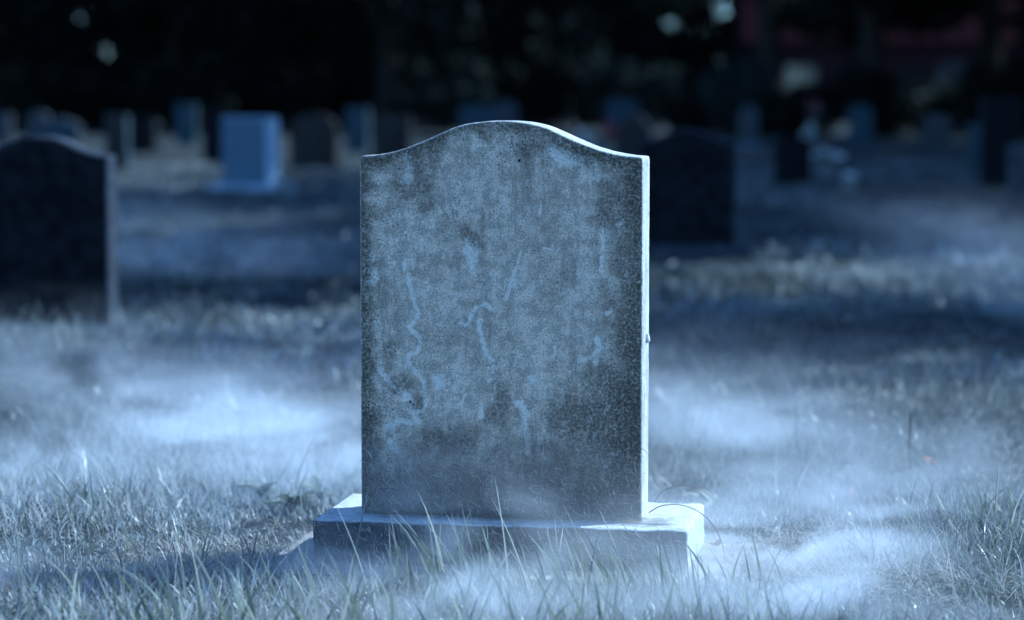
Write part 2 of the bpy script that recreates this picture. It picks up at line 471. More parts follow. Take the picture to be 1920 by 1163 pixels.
def px_to_face(px, py):
    u = (px - 942.5) / 871.0
    yb = 974 + (px - 942) * 0.043
    return u, HS * (yb - py) / (yb - 293.0)
def c1(p): return [px_to_face(660 + x / 3.877, 210 + y / 3.877) for x, y in p]
def c2(p): return [px_to_face(940 + x / 3.877, 210 + y / 3.877) for x, y in p]
def c3(p): return [px_to_face(660 + x / 3.877, 500 + y / 3.877) for x, y in p]
def c4(p): return [px_to_face(940 + x / 3.877, 500 + y / 3.877) for x, y in p]
def c7(p): return [px_to_face(600 + x * 0.3646, 763 + y * 0.3646) for x, y in p]
TRAILS = [  # (half width in metres, points): pale snail-like trails and lichen marks on the stone
    (.0046, c3([(395, -60), (395, 0), (430, 110), (460, 230), (495, 330), (490, 370), (455, 405), (430, 440), (500, 500), (515, 560), (480, 620), (425, 640), (420, 690), (480, 760), (530, 830), (540, 920), (555, 980), (530, 1040), (480, 1060), (440, 1040)])),
    (.0060, c3([(200, 720), (235, 770), (290, 850), (360, 900), (440, 960), (460, 1000)])),
    (.0036, c3([(75, 760), (130, 790), (200, 855)])),
    (.0034, c3([(300, 930), (380, 970), (450, 960), (440, 1040)])),
    (.0110, c3([(635, 815), (645, 850)])),
    (.0042, c3([(800, 410), (870, 420), (880, 360), (920, 290), (1000, 270), (1035, 310)])),
    (.0055, c3([(950, 390), (945, 440), (960, 520), (980, 580), (1000, 640)])),
    (.0034, c3([(1000, 640), (1060, 700), (1040, 750), (1060, 810), (1010, 835)])),
    (.0036, c3([(960, 1000), (945, 1100)])),
    (.0026, c3([(800, 1010), (830, 960), (850, 920)])),
    (.0060, c3([(110, 10), (170, 20), (180, 90), (130, 120)])),
    (.0040, c4([(120, 40), (85, 130), (50, 235)])),
    (.0020, c4([(165, -120), (140, -40), (120, 40)])),
    (.0050, c4([(590, 690), (650, 665), (700, 650), (710, 710)])),
    (.0065, c4([(715, 520), (735, 590), (700, 640)])),
    (.0034, c4([(835, 470), (835, 510)])),
    (.0030, c4([(410, 580), (415, 630), (385, 660)])),
    (.0030, c4([(770, 320), (790, 350), (820, 310)])),
    (.0030, c4([(1010, 590), (970, 690), (985, 760), (1010, 850), (1000, 940), (1020, 1000)])),
    (.0040, c4([(980, 780), (1030, 800)])),
    (.0060, c4([(130, 990), (190, 1050), (190, 1160)])),
    (.0090, c4([(240, 820), (245, 825)])),
    (.0030, c4([(780, 1060), (830, 1000), (860, 960)])),
    (.0070, c7([(380, 110), (350, 100), (430, 75), (520, 80), (480, 30)])),
    (.0110, c7([(375, 185), (395, 215)])),
    (.0050, c7([(425, 250), (430, 340)])),
    (.0040, c7([(470, 270), (462, 340)])),
    (.0062, c7([(1050, -20), (1080, 40), (1060, 100), (1080, 170), (1080, 240)])),
    (.0048, c7([(1595, 225), (1540, 240), (1490, 310), (1470, 380)])),
    (.0030, c7([(1330, 190), (1345, 250)])),
    (.0038, c7([(1430, 120), (1440, 210)])),
    (.0040, c7([(840, 10), (850, 60)])),
    (.0150, c2([(400, 290), (470, 330), (560, 350)])),
    (.0040, c2([(700, 370), (730, 500)])),
    (.0044, c2([(745, 850), (755, 980), (745, 1150)])),
    (.0050, c2([(860, 820), (900, 790)])),
    (.0080, c1([(430, 300), (440, 430), (410, 500)])),
    (.0130, c1([(880, 950), (885, 1090)])),
    (.0050, c1([(170, 1000), (130, 1150)])),
    (.0024, c2([(300, 640), (310, 690), (295, 750)])),
    (.0024, c2([(320, 985), (380, 1000), (400, 940)])),
]

STAINS = [
    (.030, c1([(480, 280), (520, 480), (540, 650)])), (.022, c1([(620, 230), (620, 350)])), (.022, c1([(370, 550), (450, 590)])), (.016, c1([(110, 360), (300, 370)])),
    (.012, c1([(960, 140), (990, 190)])), (.016, c1([(830, 850), (930, 930)])), (.030, c2([(980, 380), (990, 640)])), (.028, c2([(800, 560), (780, 760)])), (.020, c2([(220, 290), (260, 260)])),
    (.020, c2([(590, 240), (680, 290)])), (.050, c4([(800, 860), (960, 1000)])), (.030, c4([(930, 450), (980, 640)])), (.024, c3([(110, 690), (100, 780)])), (.022, c3([(400, 840), (330, 860)])),
    (.026, c3([(1100, 900), (1080, 1080)])), (.014, c3([(300, 560), (290, 620)])), (.016, c3([(500, 960), (490, 990)])), (.055, c7([(1300, 60), (1600, 130)])), (.035, c7([(620, 160), (760, 200)])), (.030, c7([(260, 60), (250, 250)])),
]

def build_gravestone():
    root = empty("gravestone", (0.0, 0.0, 0.0), YAW)
    tag(root, "large weathered pale grey gravestone with curved top on a stone plinth, standing in front", "gravestone")
    # tablet: a fine front grid (it carries the marks), rolled edges, sides and back
    nu, nv = 123, 171
    be = 0.005
    us = np.linspace(-1, 1, nu)
    xs = us * (W / 2 - be)
    top = HS + RISE * ogee_smooth(us) - be
    top[0] -= 0.001
    G = np.zeros((nv, nu, 3))
    for j in range(nv):
        f = j / (nv - 1)
        G[j, :, 0] = xs
        G[j, :, 2] = f * top
    G[..., 1] = 0.0
    # slow waviness of the dressed face
    G[..., 1] += 0.0016 * (vnoise(G[..., 0] * 9 + 5, G[..., 2] * 9, 21) - 0.5)
    verts = [G.reshape(-1, 3)]
    idx = np.arange(nu * nv).reshape(nv, nu)
    quads = [np.stack([idx[:-1, :-1].ravel(), idx[:-1, 1:].ravel(), idx[1:, 1:].ravel(), idx[1:, :-1].ravel()], 1)]
    # outline up the left, over the top and down the right
    loop = np.concatenate([idx[:, 0], idx[-1, 1:], idx[::-1, -1][1:]])
    P = verts[0][loop]
    n = len(loop)
    tan = np.zeros((n, 2))
    tan[1:-1] = P[2:, [0, 2]] - P[:-2, [0, 2]]
    tan[0] = P[1, [0, 2]] - P[0, [0, 2]]; tan[-1] = P[-1, [0, 2]] - P[-2, [0, 2]]
    tan /= np.linalg.norm(tan, axis=1, keepdims=True)
    nor = np.stack([-tan[:, 1], tan[:, 0]], 1)
    side_f = np.zeros(nu * nv)
    rings = []
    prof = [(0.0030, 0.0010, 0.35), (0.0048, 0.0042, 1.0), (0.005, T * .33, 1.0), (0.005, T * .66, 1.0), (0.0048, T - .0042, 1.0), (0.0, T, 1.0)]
    base = nu * nv
    prev = loop
    sides = [side_f]
    for off, y, sf in prof:
        q = np.zeros((n, 3))
        wob = (vnoise(np.arange(n) * 0.31, np.full(n, y * 90), 8) - 0.5) * 0.0008
        q[:, 0] = P[:, 0] + nor[:, 0] * (off + wob)
        q[:, 2] = P[:, 2] + nor[:, 1] * (off + wob)
        q[0, 2] = q[-1, 2] = 0.0
        q[:, 1] = y
        verts.append(q)
        cur = base + np.arange(n)
        quads.append(np.stack([prev[:-1], cur[:-1], cur[1:], prev[1:]], 1)[:, ::-1])
        base += n
        prev = cur
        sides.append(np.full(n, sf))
    V = np.concatenate(verts)
    # back face as strips between left and right
    L = prev[:nv]; Rr = prev[::-1][:nv]
    bq = np.stack([L[:-1], Rr[:-1], Rr[1:], L[1:]], 1)[:, ::-1]
    quads.append(bq)
    tops = prev[nv - 1:n - nv + 1]
    half = len(tops) // 2
    tq = [(tops[k], tops[len(tops) - 1 - k], tops[len(tops) - 2 - k], tops[k + 1]) for k in range(half)]
    tq = [t for t in tq if len(set(t)) == 4]
    quads.append(np.array(tq)[:, ::-1])
    # attributes: distance to the outline, distance to the pale trails
    gx, gz = V[:, 0], V[:, 2]
    tz = HS + RISE * ogee_smooth(np.clip(gx / (W / 2), -1, 1))
    edge = np.minimum(W / 2 - np.abs(gx), np.clip(tz - gz, 0, 9) * 1.25)
    def dist_over_width(marks, top):
      tr = np.full(len(V), 9.0)
      for w, pts in marks:
        pts = np.array(pts)
        d = np.full(len(V), 9.0)
        for a, b in zip(pts[:-1], pts[1:]):
            ab = b - a
            tt = np.clip(((gx - a[0]) * ab[0] + (gz - a[1]) * ab[1]) / (ab @ ab + 1e-9), 0, 1)
            d = np.minimum(d, np.hypot(gx - a[0] - tt * ab[0], gz - a[1] - tt * ab[1]))
        tr = np.minimum(tr, d / w)
      return np.clip(tr, 0, top)
    tr, stain = dist_over_width(TRAILS, 6), dist_over_width(STAINS, 6)
    V[:, 2] += 0.0
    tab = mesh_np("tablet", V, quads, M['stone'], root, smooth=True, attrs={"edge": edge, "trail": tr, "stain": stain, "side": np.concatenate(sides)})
    tab.location = (-0.006, 0.0, Z0)
    # plinth
    bm = box_bm(-0.402, 0.402, -0.088, 0.262, 0.002, Z0, 0.0)
    bmesh.ops.subdivide_edges(bm, edges=[e for e in bm.edges if e.calc_length() > 0.5], cuts=39)
    bmesh.ops.subdivide_edges(bm, edges=[e for e in bm.edges if e.calc_length() > 0.2], cuts=17)
    bmesh.ops.subdivide_edges(bm, edges=[e for e in bm.edges if abs(e.verts[0].co.z - e.verts[1].co.z) > 0.05], cuts=5)
    bm.normal_update()
    sharp = [e for e in bm.edges if len(e.link_faces) == 2 and e.calc_face_angle(0) > 1.0]
    bmesh.ops.bevel(bm, geom=sharp, offset=0.007, segments=2, affect='EDGES', profile=0.5)
    for v in bm.verts:
        p = v.co.copy()
        k = mnoise.noise_vector(p * 22) * 0.0022 + mnoise.noise_vector(p * 70) * 0.0013
        # worn upper right arris
        wr = max(0.0, 1 - abs(p.z - Z0) / 0.02) * max(0.0, 1 - abs(p.y + 0.088) / 0.02)
        k.z -= wr * 0.005 * max(0.0, mnoise.noise(p * 26) + 0.3)
        if p.z < 0.02: k.z = 0.0
        if p.z > Z0 - 0.004 and p.y > -0.03 and p.y < 0.15: k.z = min(k.z, 0.0)
        v.co = p + k
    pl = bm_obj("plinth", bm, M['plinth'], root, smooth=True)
    pl.location.x = 0.005
    # a small pale crust of lichen on the right edge
    bm = bmesh.new()
    bmesh.ops.create_icosphere(bm, subdivisions=3, radius=0.007)
    for v in bm.verts:
        v.co = Vector((v.co.x * 0.75, v.co.y, v.co.z * 1.5)) * (1 + 0.35 * mnoise.noise(v.co * 160))
    lc = bm_obj("lichen_crust", bm, M['crust'], root, True)
    lc.location = (W / 2 - 0.006 + 0.003, 0.07, 0.485)
    # foundation slab, nearly level with the turf
    bm = box_bm(SLAB[0], SLAB[1], SLAB[2], SLAB[3], -0.06, 0.006, 0.006)
    bm_obj("foundation_slab", bm, M['slab'], root)
    return root
GRAVE = build_gravestone()

# ------------------------------------------------------------------ ribbons: grass, straw, clippings
def ribbons(base, height, width, lean_dir, lean, bend, twist, nseg, tintv, seg_w=None):
    """Vectorised blades. base (n,3), the others (n,). Returns verts, [quads, tris], tint, along."""
    n = len(base)
    ts = np.linspace(0, 1, nseg + 1)
    dirx, diry = np.cos(lean_dir), np.sin(lean_dir)
    wx, wy = -np.sin(lean_dir + twist), np.cos(lean_dir + twist)
    ang = lean[:, None] + bend[:, None] * ts[None, :]          # angle from upright along the blade
    dl = height[:, None] / nseg
    hx = np.zeros((n, nseg + 1)); hz = np.zeros((n, nseg + 1))
    mid = (ang[:, 1:] + ang[:, :-1]) / 2
    hx[:, 1:] = np.cumsum(np.sin(mid) * dl, 1)
    hz[:, 1:] = np.cumsum(np.cos(mid) * dl, 1)
    C = np.stack([base[:, 0:1] + hx * dirx[:, None], base[:, 1:2] + hx * diry[:, None], base[:, 2:3] + hz], 2)
    prof = (1 - ts ** 2.2) * (0.75 + 0.25 * np.sin(np.clip(ts * 2.2, 0, 1) * math.pi))
    hw = width[:, None] * 0.5 * prof[None, :]
    Wd = np.stack([wx, wy, np.zeros(n)], 1)
    L = C[:, :-1] - Wd[:, None, :] * hw[:, :-1, None]
    Rr = C[:, :-1] + Wd[:, None, :] * hw[:, :-1, None]
    per = 2 * nseg + 1
    V = np.empty((n, per, 3))
    V[:, 0:2 * nseg:2] = L
    V[:, 1:2 * nseg:2] = Rr
    V[:, -1] = C[:, -1]
    o = (np.arange(n) * per)[:, None]
    Q = []
    for k in range(nseg - 1):
        Q.append(np.concatenate([o + 2 * k, o + 2 * k + 1, o + 2 * k + 3, o + 2 * k + 2], 1))
    Tt = np.concatenate([o + 2 * nseg - 2, o + 2 * nseg - 1, o + 2 * nseg], 1)
    al = np.empty(per); al[0:2 * nseg:2] = ts[:-1]; al[1:2 * nseg:2] = ts[:-1]; al[-1] = 1
    return V.reshape(-1, 3), (np.concatenate(Q) if Q else np.zeros((0, 4), int)), Tt, np.repeat(tintv, per), np.tile(al, n)

def ribbon_obj(name, sets, mat, parent=None):
    vs_, qs, tsx, ti, al, off = [], [], [], [], [], 0
    for V, Q, Tt, tv, av in sets:
        vs_.append(V); qs.append(Q + off); tsx.append(Tt + off); ti.append(tv); al.append(av)
        off += len(V)
    return mesh_np(name, np.concatenate(vs_), [np.concatenate(qs), np.concatenate(tsx)], mat, parent, smooth=True,
                   attrs={"tint": np.concatenate(ti), "along": np.concatenate(al)})

FOOT = []                           # footprints of the other headstones: x, y, radius
def clear_of_slab(x, y, m=0.0):
    lx, ly = to_local(x, y)
    inside = (lx > SLAB[0] - m) & (lx < SLAB[1] + m) & (ly > SLAB[2] - m) & (ly < SLAB[3] + m)
    # ragged turf creeps over the slab's rim
    return ~inside

def scatter(d0, d1, dens, margin):
    """Random ground points seen between d0 and d1 metres, tufted."""
    k0, k1 = d0 * 0.205 + margin, d1 * 0.205 + margin
    area = (k0 + k1) * (d1 - d0)
    n = int(area * dens)
    d = d0 + (d1 - d0) * RNG.random(n * 2)
    x = (RNG.random(n * 2) * 2 - 1) * k1
    ok = np.abs(x) < d * 0.205 + margin
    d, x = d[ok][:n], x[ok][:n]
    return x + CAM.x, d + CAM.y

def mow(x, y):
    """Length of the grass by place, 0..1: short round the slab, long in the tufts."""
    lx, ly = to_local(x, y)
    dx = np.maximum(np.abs(lx) - 0.56, 0); dy = np.maximum(np.abs(ly - 0.03) - 0.27, 0)
    near = np.clip(np.hypot(dx, dy) / 0.35, 0, 1)
    t = vnoise(x * 2.3 + 3, y * 2.3, 31) * 0.6 + vnoise(x * 6.1, y * 6.1 + 2, 33) * 0.4
    l = 0.22 + 0.78 * np.clip((t - 0.25) * 1.7, 0, 1)
    l = l * (0.25 + 0.75 * near)
    l += 0.35 * np.exp(-(((x - 1.15) / 0.28) ** 2 + ((y + 0.05) / 0.45) ** 2))       # long grass at the right
    l += 0.30 * np.exp(-(((x + 0.05) / 0.50) ** 2 + ((y + 0.43) / 0.13) ** 2))       # unmown strip before the plinth
    l += 0.25 * np.exp(-(((x + 1.7) / 0.6) ** 2 + ((y - 3.8) / 0.9) ** 2))
    return np.clip(l, 0.12, 1.5)

def field(d0, d1, dens, margin, hmax, wmin, wmax, nseg, tuft, pale=0.0):
    x, y = scatter(d0, d1, dens / tuft, margin)
    n = len(x)
    cnt = RNG.integers(max(1, tuft // 2), tuft + tuft // 2 + 1, n)
    tx, ty = np.repeat(x, cnt), np.repeat(y, cnt)
    m = len(tx)
    spread = 0.012 + 0.03 * RNG.random(m)
    a = RNG.random(m) * 2 * math.pi
    bx, by = tx + np.cos(a) * spread, ty + np.sin(a) * spread
    keep = clear_of_slab(bx, by, -0.07 * RNG.random(m) ** 2)
    # bare patches
    keep &= (vnoise(bx * 3.1 + 7, by * 3.1, 41) + RNG.random(m) * 0.5) > 0.34
    tl = np.repeat(RNG.random(n), cnt)
    bx, by, a, tl = bx[keep], by[keep], a[keep], tl[keep]
    m = len(bx)
    L = mow(bx, by)
    h = hmax * L * (0.35 + 0.65 * RNG.random(m)) * (0.7 + 0.6 * tl)
    tall = RNG.random(m) < 0.02
    h[tall] *= 1.7
    w = (wmin + (wmax - wmin) * RNG.random(m) ** 1.5)
    dryp = np.clip((vnoise(bx * 1.1, by * 0.8 + 20, 51) - 0.5) * 1.7 + 0.5, 0, 1)
    tv = np.clip(dryp * 0.70 + RNG.random(m) * 0.95 - 0.32 - 0.12 * (L > 0.8) + pale, 0, 1)
    lean = 0.05 + 0.85 * RNG.random(m) ** 1.2
    bend = 0.1 + 2.1 * RNG.random(m) ** 1.6
    base = np.stack([bx, by, ground_h(bx, by) - 0.004], 1)
    ld = a + RNG.normal(0, 0.6, m)
    return ribbons(base, h, w, ld, lean, bend, RNG.normal(0, 0.8, m), nseg, tv)

def build_grass():
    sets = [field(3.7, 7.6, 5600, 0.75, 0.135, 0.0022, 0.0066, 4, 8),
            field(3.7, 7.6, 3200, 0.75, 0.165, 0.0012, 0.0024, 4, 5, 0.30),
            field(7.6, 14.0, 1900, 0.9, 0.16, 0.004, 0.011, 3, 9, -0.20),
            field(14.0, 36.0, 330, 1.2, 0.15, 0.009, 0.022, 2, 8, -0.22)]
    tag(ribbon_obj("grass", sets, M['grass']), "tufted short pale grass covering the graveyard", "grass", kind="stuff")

    # matted dry thatch lying between the tufts
    def thatch(d0, d1, dens, ln, w):
        x, y = scatter(d0, d1, dens, 0.6)
        ok = clear_of_slab(x, y, -0.01); x, y = x[ok], y[ok]
        n = len(x)
        base = np.stack([x, y, ground_h(x, y) + 0.004 + 0.012 * RNG.random(n)], 1)
        return ribbons(base, ln * (0.5 + RNG.random(n)), w * (0.6 + 0.8 * RNG.random(n)), RNG.random(n) * 6.283, 1.25 + 0.4 * RNG.random(n), RNG.normal(0, 0.35, n), RNG.normal(0, 0.4, n), 2, RNG.random(n))
    th = [thatch(3.8, 7.0, 1100, 0.045, 0.0018), thatch(7.0, 11.0, 200, 0.06, 0.0035)]
    # clippings on the slab round the plinth
    n = 12000
    lx = SLAB[0] + (SLAB[1] - SLAB[0]) * RNG.random(n); ly = SLAB[2] + (SLAB[3] - SLAB[2]) * RNG.random(n)
    ok = ~((np.abs(lx - 0.005) < 0.405) & (ly > -0.092) & (ly < 0.265))
    ok &= (vnoise(lx * 9, ly * 9, 61) + RNG.random(n) * 0.4) > 0.36
    lx, ly = lx[ok], ly[ok]; n = len(lx)
    wx, wy = lx * CY - ly * SY, lx * SY + ly * CY
    base = np.stack([wx, wy, 0.007 + 0.010 * RNG.random(n)], 1)
    th.append(ribbons(base, 0.010 + 0.03 * RNG.random(n) ** 2, 0.0009 + 0.0012 * RNG.random(n), RNG.random(n) * 6.283, 1.35 + 0.3 * RNG.random(n), RNG.normal(0, 0.5, n), RNG.normal(0, 0.4, n), 3, RNG.random(n)))
    for cx, cy, rx, ry, n in ((0.66, -0.08, 0.17, 0.20, 4200), (-0.62, -0.02, 0.12, 0.13, 1800), (0.1, -0.30, 0.40, 0.05, 1800)):
        x = cx + RNG.normal(0, rx, n); y = cy + RNG.normal(0, ry, n)
        ok = clear_of_slab(x, y, -0.02); x, y = x[ok], y[ok]; n = len(x)
        base = np.stack([x, y, ground_h(x, y) + 0.006 + 0.02 * RNG.random(n)], 1)
        th.append(ribbons(base, 0.015 + 0.05 * RNG.random(n), 0.0012 + 0.0016 * RNG.random(n), RNG.random(n) * 6.283, 1.05 + 0.55 * RNG.random(n), RNG.normal(0, 0.5, n), RNG.normal(0, 0.4, n), 3, 0.35 + 0.65 * RNG.random(n)))
    # a dry drift caught on the plinth at the tablet's foot
    n = 1500
    lx = np.clip(-0.02 + RNG.normal(0, 0.17, n), -0.37, 0.37); ly = -0.004 - np.abs(RNG.normal(0, 0.022, n))
    lx = np.where(RNG.random(n) < 0.25, 0.26 + 0.10 * RNG.random(n), lx)
    wx, wy = lx * CY - ly * SY, lx * SY + ly * CY
    base = np.stack([wx, wy, Z0 + 0.002 + 0.012 * RNG.random(n) * np.exp(ly / 0.03)], 1)
    th.append(ribbons(base, 0.010 + 0.030 * RNG.random(n) ** 1.5, 0.0009 + 0.0010 * RNG.random(n), YAW + np.where(RNG.random(n) < .5, 0, math.pi) + RNG.normal(0, 0.35, n), 1.15 + 0.4 * RNG.random(n), RNG.normal(0.1, 0.4, n), RNG.normal(0, 0.4, n), 3, 0.6 * RNG.random(n)))
    tag(ribbon_obj("dry_grass", th, M['straw']), "matted dry straw and mown clippings on the ground", "straw", kind="stuff")

    # long blades: a ragged row before the plinth, tufts at the right, a few at the left
    hero = []
    def blades(n, cx, cy, rx, ry, h0, h1, w0, w1, bias=math.pi, spread=0.9, bend=0.5):
        x = cx + RNG.normal(0, rx, n); y = cy + RNG.normal(0, ry, n)
        ok = clear_of_slab(x, y, -0.005); x, y = x[ok], y[ok]; n = len(x)
        base = np.stack([x, y, ground_h(x, y) - 0.003], 1)
        hero.append(ribbons(base, h0 + (h1 - h0) * RNG.random(n), w0 + (w1 - w0) * RNG.random(n), bias + RNG.normal(0, spread, n),
                            0.05 + 0.35 * RNG.random(n), bend * RNG.random(n) * 1.6, math.pi * 0.0 + RNG.normal(1.2, 0.5, n), 7, RNG.random(n)))
    blades(40, -0.10, -0.38, 0.10, 0.06, 0.12, 0.26, 0.006, 0.0105)
    blades(70, 0.10, -0.38, 0.15, 0.06, 0.09, 0.20, 0.004, 0.008)
    blades(60, 0.33, -0.36, 0.12, 0.06, 0.08, 0.17, 0.003, 0.007)
    blades(55, -0.55, -0.70, 0.22, 0.10, 0.10, 0.21, 0.005, 0.010, spread=1.6, bend=0.9)
    blades(45, 0.30, -0.66, 0.30, 0.10, 0.09, 0.18, 0.004, 0.008, spread=1.6, bend=0.9)
    blades(40, -0.35, -0.45, 0.16, 0.09, 0.07, 0.16, 0.004, 0.007)
    blades(110, -0.25, -0.75, 0.40, 0.10, 0.07, 0.16, 0.005, 0.009, spread=2)
    blades(70, 0.55, -0.72, 0.35, 0.10, 0.06, 0.14, 0.005, 0.008, spread=2)
    blades(90, -0.85, -0.15, 0.30, 0.25, 0.08, 0.19, 0.003, 0.006, spread=2)
    blades(120, -0.9, 1.2, 0.5, 0.5, 0.08, 0.20, 0.004, 0.007, spread=2)
    blades(110, 1.12, 0.15, 0.13, 0.28, 0.09, 0.20, 0.003, 0.006, spread=1.6, bend=0.9)
    blades(70, 0.98, -0.48, 0.13, 0.16, 0.07, 0.15, 0.003, 0.006, spread=1.8, bend=0.9)
    blades(70, -0.78, 0.10, 0.25, 0.35, 0.07, 0.16, 0.003, 0.005, spread=1.6)
    blades(80, -0.75, -0.45, 0.25, 0.20, 0.05, 0.13, 0.003, 0.005, spread=2)
    blades(130, -1.9, 3.6, 0.5, 0.35, 0.09, 0.22, 0.004, 0.008, spread=2)
    blades(120, 1.5, 2.6, 0.5, 0.5, 0.09, 0.22, 0.004, 0.007, spread=2)
    blades(90, 0.6, 1.7, 0.25, 0.4, 0.08, 0.18, 0.004, 0.007, spread=2)
    tag(ribbon_obj("long_grass", hero, M['green']), "long uncut green grass blades before the plinth and at the right", "grass", kind="stuff")

    # hair-fine clippings stuck to the foot of the tablet and to the plinth's front
    st = []
    n = 2200
    u = -0.30 + 0.60 * RNG.random(n); z = 0.165 * RNG.random(n) ** 1.5
    on_pl = RNG.random(n) < 0.38
    u = np.where(on_pl, u * 1.3, u)
    base = np.stack([u - 0.003, np.where(on_pl, -0.0925, -0.0012), np.where(on_pl, 0.012 + 0.085 * RNG.random(n), Z0 + z)], 1)
    ln = 0.008 + 0.030 * RNG.random(n) ** 1.5
    V, Q, Tt, tv, av = ribbons(base * 0, ln, 0.0009 + 0.0011 * RNG.random(n), np.zeros(n), RNG.random(n) * 6.283, RNG.normal(0, 0.9, n), np.zeros(n), 3, RNG.random(n))
    V = V.reshape(n, -1, 3)
    # the ribbon bends in its x-z plane and is broad along y: lay the breadth into the face instead
    off = V[:, :, 1].copy()
    V[:, :, 1] = -0.0002
    V[:, :, 0] += off * 0.8; V[:, :, 2] += off * 0.6
    V += base[:, None, :]
    keepz = V[:, :, 2].min(1) > np.where(on_pl, 0.012, Z0 + 0.002)
    V = V[keepz]; m = int(keepz.sum())
    Vr, Q, Tt, tv, av = ribbons(np.zeros((m, 3)), np.ones(m), np.ones(m), np.zeros(m), np.zeros(m), np.zeros(m), np.zeros(m), 3, RNG.random(m))
    o = mesh_np("grass_clippings", V.reshape(-1, 3), [Q, Tt], M['clip'], GRAVE, attrs={"tint": tv, "along": av})
    tag(o, kind="stuff")
build_grass()

# ------------------------------------------------------------------ other headstones
def headstone(label, px, d, yaw, w, h, t, shape, face, edge, name="headstone", plinth=True, panel=None, cat="headstone", tilt=0.0, pm=None):
    x, y = at_dist(px, d)
    z = float(ground_h(x, y))
    root = empty(name, (x, y, z - 0.01), R(yaw))
    root.rotation_euler[1] = R(tilt)
    tag(root, label, cat, "headstones scattered over the graveyard")
    ph = 0.09 if plinth else 0.0
    n = 25
    us = np.linspace(-1, 1, n)
    if shape == 'ogee':
        tz = h - w * 0.13 + w * 0.13 * ogee_smooth(us)
    elif shape == 'round':
        tz = h - w * 0.30 + w * 0.30 * np.sqrt(np.clip(1 - us ** 2, 0, 1))
    elif shape == 'shoulder':
        tz = np.where(np.abs(us) < 0.72, h - w * 0.34 + w * 0.34 * np.sqrt(np.clip(1 - (us / 0.74) ** 2, 0, 1)), h - w * 0.34)
    elif shape == 'peak':
        tz = h - w * 0.16 * np.abs(us)
    else:
        tz = np.full(n, h)
    out = [(-w / 2, ph)] + [(u * w / 2, z_) for u, z_ in zip(us, tz)] + [(w / 2, ph)]
    bm = bmesh.new()
    rings = []
    b = min(0.008, t * 0.1)
    cx_, cz_ = 0.0, h * 0.5
    for yy, ins in ((0, b), (b, 0), (t - b, 0), (t, b)):
        rings.append([bm.verts.new((p - math.copysign(ins, p) if abs(p) > 1e-6 else 0.0, yy, q - (ins if q > ph else 0))) for p, q in out])
    bm.faces.new(rings[0]).material_index = 0
    bm.faces.new(rings[-1][::-1]).material_index = 0
    for a, c in zip(rings[:-1], rings[1:]):
        for k in range(len(out)):
            k2 = (k + 1) % len(out)
            f = bm.faces.new((a[k], c[k], c[k2], a[k2]))
            f.material_index = 1
    bmesh.ops.translate(bm, verts=bm.verts, vec=(0, -t / 2, 0))
    bm_obj("tablet", bm, [face, edge], root)
    if plinth:
        bm = box_bm(-w * 0.62, w * 0.62, -t * 1.25, t * 1.25, -0.06, ph, 0.008)
        bm_obj("plinth", bm, pm or edge, root)
    if panel:
        bm = box_bm(-w * panel[0], w * panel[1], -t / 2 - 0.006, -t / 2 + 0.004, ph + h * panel[2], ph + h * panel[3], 0.003)
        bm_obj("inscription_panel", bm, M['grey_stone'] if len(panel) < 5 else panel[4], root)
    return root

D = dict
headstone("big near-black headstone with curved top cut by the left edge of the picture", 82, 10.55, -13, 0.62, 0.875, 0.11, 'ogee', M['dark_granite'], M['rough_granite'], panel=(0.26, 0.12, 0.12, 0.72, M['dark_granite']))
headstone("dark curved-top headstone half hidden behind the big gravestone's right edge", 1288, 15.3, -12, 0.60, 0.79, 0.11, 'ogee', M['dark_granite'], M['rough_granite'])
headstone("pale blue-grey flat-topped headstone, its edges coloured bright as if sunlit", 470, 26.5, -36, 0.64, 0.80, 0.20, 'flat', M['pale_stone'], M['sunlit_edge'])
headstone("narrow black headstone just left of the pale flat-topped one", 404, 36, -6, 0.34, 0.84, 0.09, 'flat', M['dark_granite'], M['dark_granite'], plinth=False)
headstone("dark round-topped headstone right of the pale flat-topped one", 590, 34, -12, 0.66, 0.78, 0.12, 'round', M['brown_stone'], M['brown_stone'])
headstone("slim blue-green headstone between the dark round-topped one and the big gravestone", 672, 44, -14, 0.40, 0.80, 0.14, 'flat', M['teal_stone'], M['teal_stone'])
headstone("dark brown headstone peeping out left behind the big gravestone's shoulder", 735, 37, -10, 0.58, 0.66, 0.12, 'flat', M['brown_stone'], M['brown_stone'])
headstone("curved-top headstone directly behind the big gravestone, its lit slope put in as pale edges", 1052, 20.5, -14, 0.74, 0.66, 0.13, 'ogee', M['grey_stone'], M['pale_stone'])  # pale edge colour carries the light on its slope
headstone("dark upright headstone behind the big gravestone's right shoulder", 1188, 40, -12, 0.60, 0.76, 0.12, 'shoulder', M['brown_stone'], M['rough_granite'])
headstone("small black headstone beside the white flowers on the right", 1486, 27.5, -8, 0.40, 0.58, 0.10, 'round', M['dark_granite'], M['dark_granite'], plinth=False)
headstone("slim blue-green headstone far off under the trees on the right", 1612, 50, -10, 0.48, 0.86, 0.12, 'round', M['teal_stone'], M['teal_stone'], plinth=False)
headstone("tall black headstone near the right edge of the picture", 1872, 26.0, -8, 0.40, 0.96, 0.14, 'flat', M['dark_granite'], M['rough_granite'], plinth=False)
headstone("blue-green headstone half hidden left of the tall black one", 1838, 33.0, -14, 0.34, 0.62, 0.12, 'flat', M['teal_stone'], M['teal_stone'], plinth=False)
headstone("grey headstone cut by the right edge of the picture", 1932, 19.5, -14, 0.36, 0.60, 0.12, 'flat', M['grey_stone'], M['grey_stone'])
headstone("black headstone with a blue flat top behind the left dark one", 262, 44, -10, 0.60, 0.62, 0.14, 'flat', M['dark_granite'], M['dark_granite'])
